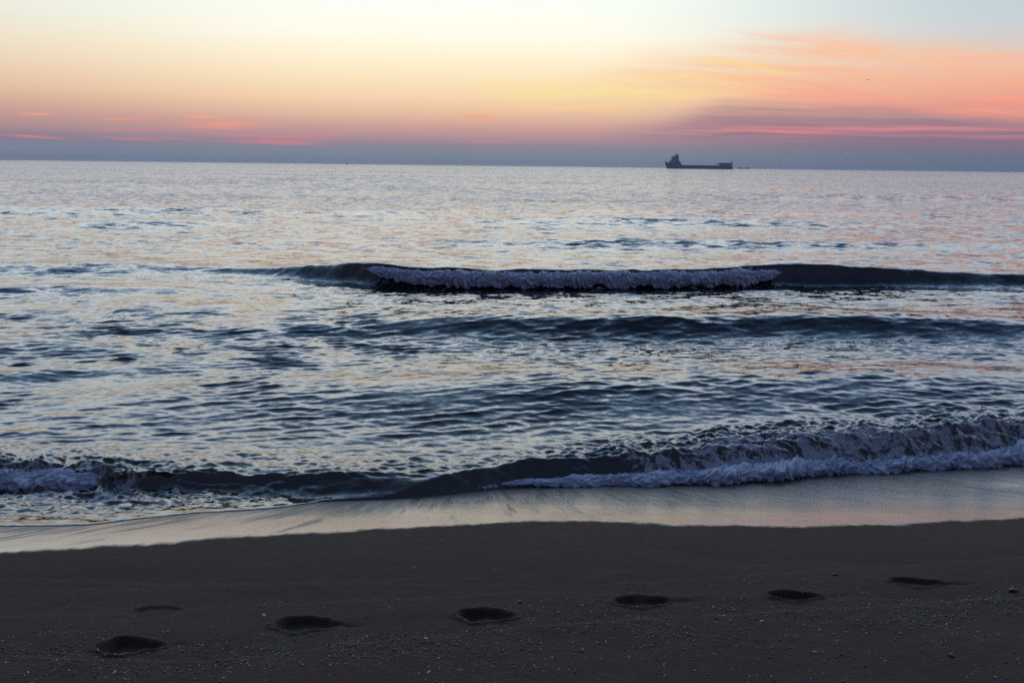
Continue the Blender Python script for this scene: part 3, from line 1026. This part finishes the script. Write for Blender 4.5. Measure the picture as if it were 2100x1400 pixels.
def cyl(bm, x, y, z0, z1, r0, r1=None, n=10):
    r1 = r0 if r1 is None else r1
    a = [bm.verts.new((x + r0 * math.cos(6.2832 * i / n), y + r0 * math.sin(6.2832 * i / n), z0)) for i in range(n)]
    c = [bm.verts.new((x + r1 * math.cos(6.2832 * i / n), y + r1 * math.sin(6.2832 * i / n), z1)) for i in range(n)]
    bm.faces.new(a[::-1])
    bm.faces.new(c)
    for i in range(n):
        bm.faces.new((a[i], a[(i + 1) % n], c[(i + 1) % n], c[i]))


def hull_bm(L, keel, sheer, beam, bow_rake, z0, z1f):
    """stations along x (bow at x = 0), half sections from z0 up to the sheer line"""
    bm = bmesh.new()
    rows = []
    N, K = 40, 7
    for i in range(N + 1):
        s = i / N
        ring = []
        for side in (-1, 1):
            for k in range(K):
                f = k / (K - 1)
                zt = np.interp(s * L, [p[0] for p in sheer], [p[1] for p in sheer])
                z = z0 + (zt - z0) * f
                fullw = min(1, (s / 0.16) ** 0.7) * (1 if s < .9 else 1 - 0.25 * ((s - .9) / .1) ** 2 * (1 - f))
                y = side * beam / 2 * fullw * (0.80 + 0.20 * f ** 0.6)
                x = s * L + bow_rake * (1 - f) * max(0, 1 - s / 0.16)
                ring.append(bm.verts.new((x, y, z)))
        rows.append(ring)
    for i in range(N):
        for h in (0, K):
            for k in range(K - 1):
                bm.faces.new((rows[i][h + k], rows[i][h + k + 1], rows[i + 1][h + k + 1], rows[i + 1][h + k]))
        bm.faces.new((rows[i][K - 1], rows[i][2 * K - 1], rows[i + 1][2 * K - 1], rows[i + 1][K - 1]))
        bm.faces.new((rows[i][0], rows[i][K], rows[i + 1][K], rows[i + 1][0]))
    for e in (0, N):
        bm.faces.new(rows[e][:K] + rows[e][K:][::-1])
    return bm


def empty(name, loc, rz=0):
    o = bpy.data.objects.new(name, None)
    C.objects.link(o)
    o.location = loc
    o.rotation_euler = (0, 0, rz)
    return o


DSHIP = 2100.0
sx0 = ray(1362.5, 341)[0] / ray(1362.5, 341)[1] * DSHIP
sx1 = ray(1500.5, 342)[0] / ray(1500.5, 342)[1] * DSHIP
LS = sx1 - sx0
ship = empty('cargo_ship', (sx0, DSHIP, 0))
tag(ship, 'long low cargo ship with its bridge near the bow, riding on the horizon', 'ship')
q = LS / 161.0
sheer = [(0, 15.6), (18 * q, 15.0), (36.5 * q, 14.6), (37.5 * q, 7.9), (161 * q, 7.4)]
hb = hull_bm(LS, 0, sheer, 25, 6.5, 0.9, 0)
bm_obj('hull', hb, M_HULL, ship)
bb = hull_bm(LS - 0.4, 0, [(0, 1.0), (161 * q, 1.0)], 20.4, 0.4, -1.0, 0)
o = bm_obj('boot_stripe', bb, M_BOOT, ship)
o.location.x = 6.2
# bridge house: stepped front, wheelhouse on top
bm = bmesh.new()
prism(bm, [(9.5 * q, 14.8), (10.5 * q, 18.2), (14.0 * q, 22.5), (16.4 * q, 27.4), (32.0 * q, 27.4), (32.0 * q, 20.5), (35.0 * q, 18.5), (36.2 * q, 14.2)], 10.5)
house = bm_obj('bridge_house', bm, M_HOUSE, ship)
bm = bmesh.new()
prism(bm, [(15.8 * q, 27.45), (15.4 * q, 29.9), (23.0 * q, 29.9), (23.0 * q, 27.45)], 12.5)
bm_obj('wheelhouse', bm, M_HOUSE, house)
for z in (16.2, 19.2, 22.0, 24.8):
    for i in range(7):
        x = (15.5 + 2.3 * i + max(0, z - 20) * .3) * q
        bm = bmesh.new()
        box(bm, x, x + 0.9, -10.62, -10.505, z, z + 1.1)
        bm_obj('window', bm, M_GLASS, house)
bm = bmesh.new()
prism(bm, [(27.0 * q, 27.45), (27.0 * q, 32.6), (28.0 * q, 33.6), (32.4 * q, 33.6), (32.4 * q, 27.45)], 3.6)
f = bm_obj('funnel', bm, M_CARGO, ship)
for y in (-1.6, 1.6):
    bm = bmesh.new()
    cyl(bm, 30.6 * q, y, 33.65, 35.8, 0.55)
    bm_obj('exhaust_pipe', bm, M_DARK, f)
bm = bmesh.new()
cyl(bm, 26.2 * q, 0, 27.45, 39.3, 0.75, 0.4)
prism(bm, [(23.4 * q, 29.95), (24.2 * q, 33.8), (25.4 * q, 34.4), (25.6 * q, 29.95)], 0.8)
box(bm, 25.6 * q, 26.9 * q, -3.2, 3.2, 35.4, 36.0)
bm_obj('radar_mast', bm, M_DARK, ship)
bm = bmesh.new()
cyl(bm, 2.8 * q, 0, 15.0, 24.2, 0.6, 0.42)
box(bm, 2.2 * q, 3.4 * q, -1.2, 1.2, 20.6, 21.1)
bm_obj('bow_mast', bm, M_DARK, ship)
bm = bmesh.new()
prism(bm, [(33.3 * q, 18.9), (33.3 * q, 22.2), (33.8 * q, 22.6), (34.2 * q, 18.5)], 1.0)
bm_obj('deck_crane', bm, M_DARK, ship)
bm = bmesh.new()
box(bm, 42 * q, 122 * q, -10.5, 10.5, 7.5, 8.6)
for i in range(9):
    box(bm, (43 + 8.8 * i) * q, (50.6 + 8.8 * i) * q, -9.4, 9.4, 8.61, 9.0)
bm_obj('hatch_cover', bm, M_CARGO, ship)
bm = bmesh.new()
prism(bm, [(127.0 * q, 7.3), (128.7 * q, 14.2), (129.6 * q, 15.0), (159.4 * q, 15.0), (159.4 * q, 7.3)], 11.6)
stern = bm_obj('stern_house', bm, M_CARGO, ship)
bm = bmesh.new()
for i in range(5):
    box(bm, (131 + 5.6 * i) * q, (135.6 + 5.6 * i) * q, -11.0, 11.0, 15.02, 15.35 + .25 * (i % 2))
bm_obj('roof_vent', bm, M_CARGO, stern)
bm = bmesh.new()
box(bm, 159.5 * q, 160.9 * q, -5.0, 5.0, 7.3, 18.4)
bm_obj('stern_ramp', bm, M_HULL, ship)
for sy in (-1,):
    bm = bmesh.new()
    bmesh.ops.create_uvsphere(bm, u_segments=12, v_segments=8, radius=1.0, matrix=Matrix.Translation((26 * q, -11.8, 18.6)) @ Matrix.Diagonal((3.6, 1.2, 1.2, 1)))
    bm_obj('lifeboat', bm, M_BOOT, ship)

# the far ship, half lost in the haze
D2 = 5200.0
x0 = ray(1514, 341)[0] / ray(1514, 341)[1] * D2
x1 = ray(1538, 341)[0] / ray(1538, 341)[1] * D2
L2 = x1 - x0
far_ship = empty('distant_ship', (x0, D2, 0))
tag(far_ship, 'small faint ship fading in haze just right of the big cargo ship', 'ship')
bm_obj('hull', hull_bm(L2, 0, [(0, 9), (L2 * .2, 6.5), (L2, 6.8)], 14, 3, -1, 0), M_FAR, far_ship)
bm = bmesh.new()
prism(bm, [(L2 * .05, 7), (L2 * .07, 12.5), (L2 * .16, 12.5), (L2 * .19, 6.5)], 5)
bm_obj('bridge_house', bm, M_FAR, far_ship)
bm = bmesh.new()
box(bm, L2 * .62, L2 * .9, -5, 5, 6.5, 8.6)
bm_obj('deck_cargo', bm, M_FAR, far_ship)

# a speck on the horizon on the left
D3 = 4000.0
x3 = ray(708.5, 331)[0] / ray(708.5, 331)[1] * D3
boat = empty('distant_boat', (x3, D3, 0))
tag(boat, 'tiny upright boat, a dark speck alone on the horizon left of centre', 'boat')
bm_obj('hull', hull_bm(10.5, 0, [(0, 3.4), (4, 2.6), (10.5, 2.6)], 4, 1.5, -.6, 0), M_HULL, boat)
bm = bmesh.new()
prism(bm, [(3.0, 2.6), (3.6, 6.6), (7.0, 6.6), (7.4, 2.6)], 1.6)
bm_obj('wheelhouse', bm, M_HULL, boat)
bm = bmesh.new()
cyl(bm, 5.2, 0, 6.6, 12.5, .8, .5)
bm_obj('mast', bm, M_HULL, boat)

# ------------------------------------------------------------------ a gull in front of the clouds
mat_bird = plain('gull_plumage', (0.05, 0.045, 0.05), 0.8, 0.2)
DB = 210.0
rb_ = ray(1780, 164)
pb = np.array([0, 0, CAM_Z]) + rb_ * (DB / rb_[1])
bird = empty('gull', tuple(pb), R(8))
tag(bird, 'tiny gull with bowed wings flying in front of the salmon cloud', 'bird')
bm = bmesh.new()
bmesh.ops.create_uvsphere(bm, u_segments=12, v_segments=8, radius=1.0, matrix=Matrix.Diagonal((.06, .22, .06, 1)))
bmesh.ops.create_uvsphere(bm, u_segments=10, v_segments=6, radius=.045, matrix=Matrix.Translation((0, .23, .02)))
prism(bm, [(-.03, 0), (.03, 0), (.03, .01), (-.03, .01)], .30, -.12)
bm_obj('body', bm, mat_bird, bird)
for s in (-1, 1):
    bm = bmesh.new()
    rings = []
    for u, z, c, th in ((.03, .02, .11, .022), (.16, .10, .10, .018), (.30, .10, .085, .014), (.44, .04, .055, .010), (.54, -.03, .015, .005)):
        rings.append([bm.verts.new((s * u, yy * c - .25 * max(0, u - .2), z + zz * th)) for yy, zz in ((1, 0), (.3, 1), (-1, .2), (.3, -1))])
    for a, c in zip(rings, rings[1:]):
        for i in range(4):
            bm.faces.new((a[i], a[(i + 1) % 4], c[(i + 1) % 4], c[i]))
    bm.faces.new(rings[0])
    bm.faces.new(rings[-1][::-1])
    bm_obj('wing', bm, mat_bird, bird)

# ------------------------------------------------------------------ the morning air
mh = bpy.data.materials.new('sea_haze')
mh.use_nodes = True
t = NT(mh.node_tree)
pv = t.n('ShaderNodeVolumePrincipled')
pv.inputs['Color'].default_value = (0.72, 0.84, 1.0, 1)
pv.inputs['Density'].default_value = 1.2e-4
pv.inputs['Anisotropy'].default_value = 0.0
oo = t.n('ShaderNodeOutputMaterial')
t.t.links.new(pv.outputs[0], oo.inputs['Volume'])
bm = bmesh.new()
box(bm, -46000, 46000, -700, 7600, -5, 41)
hz = bm_obj('haze', bm, mh, None)
tag(hz, None, None, None, 'stuff')
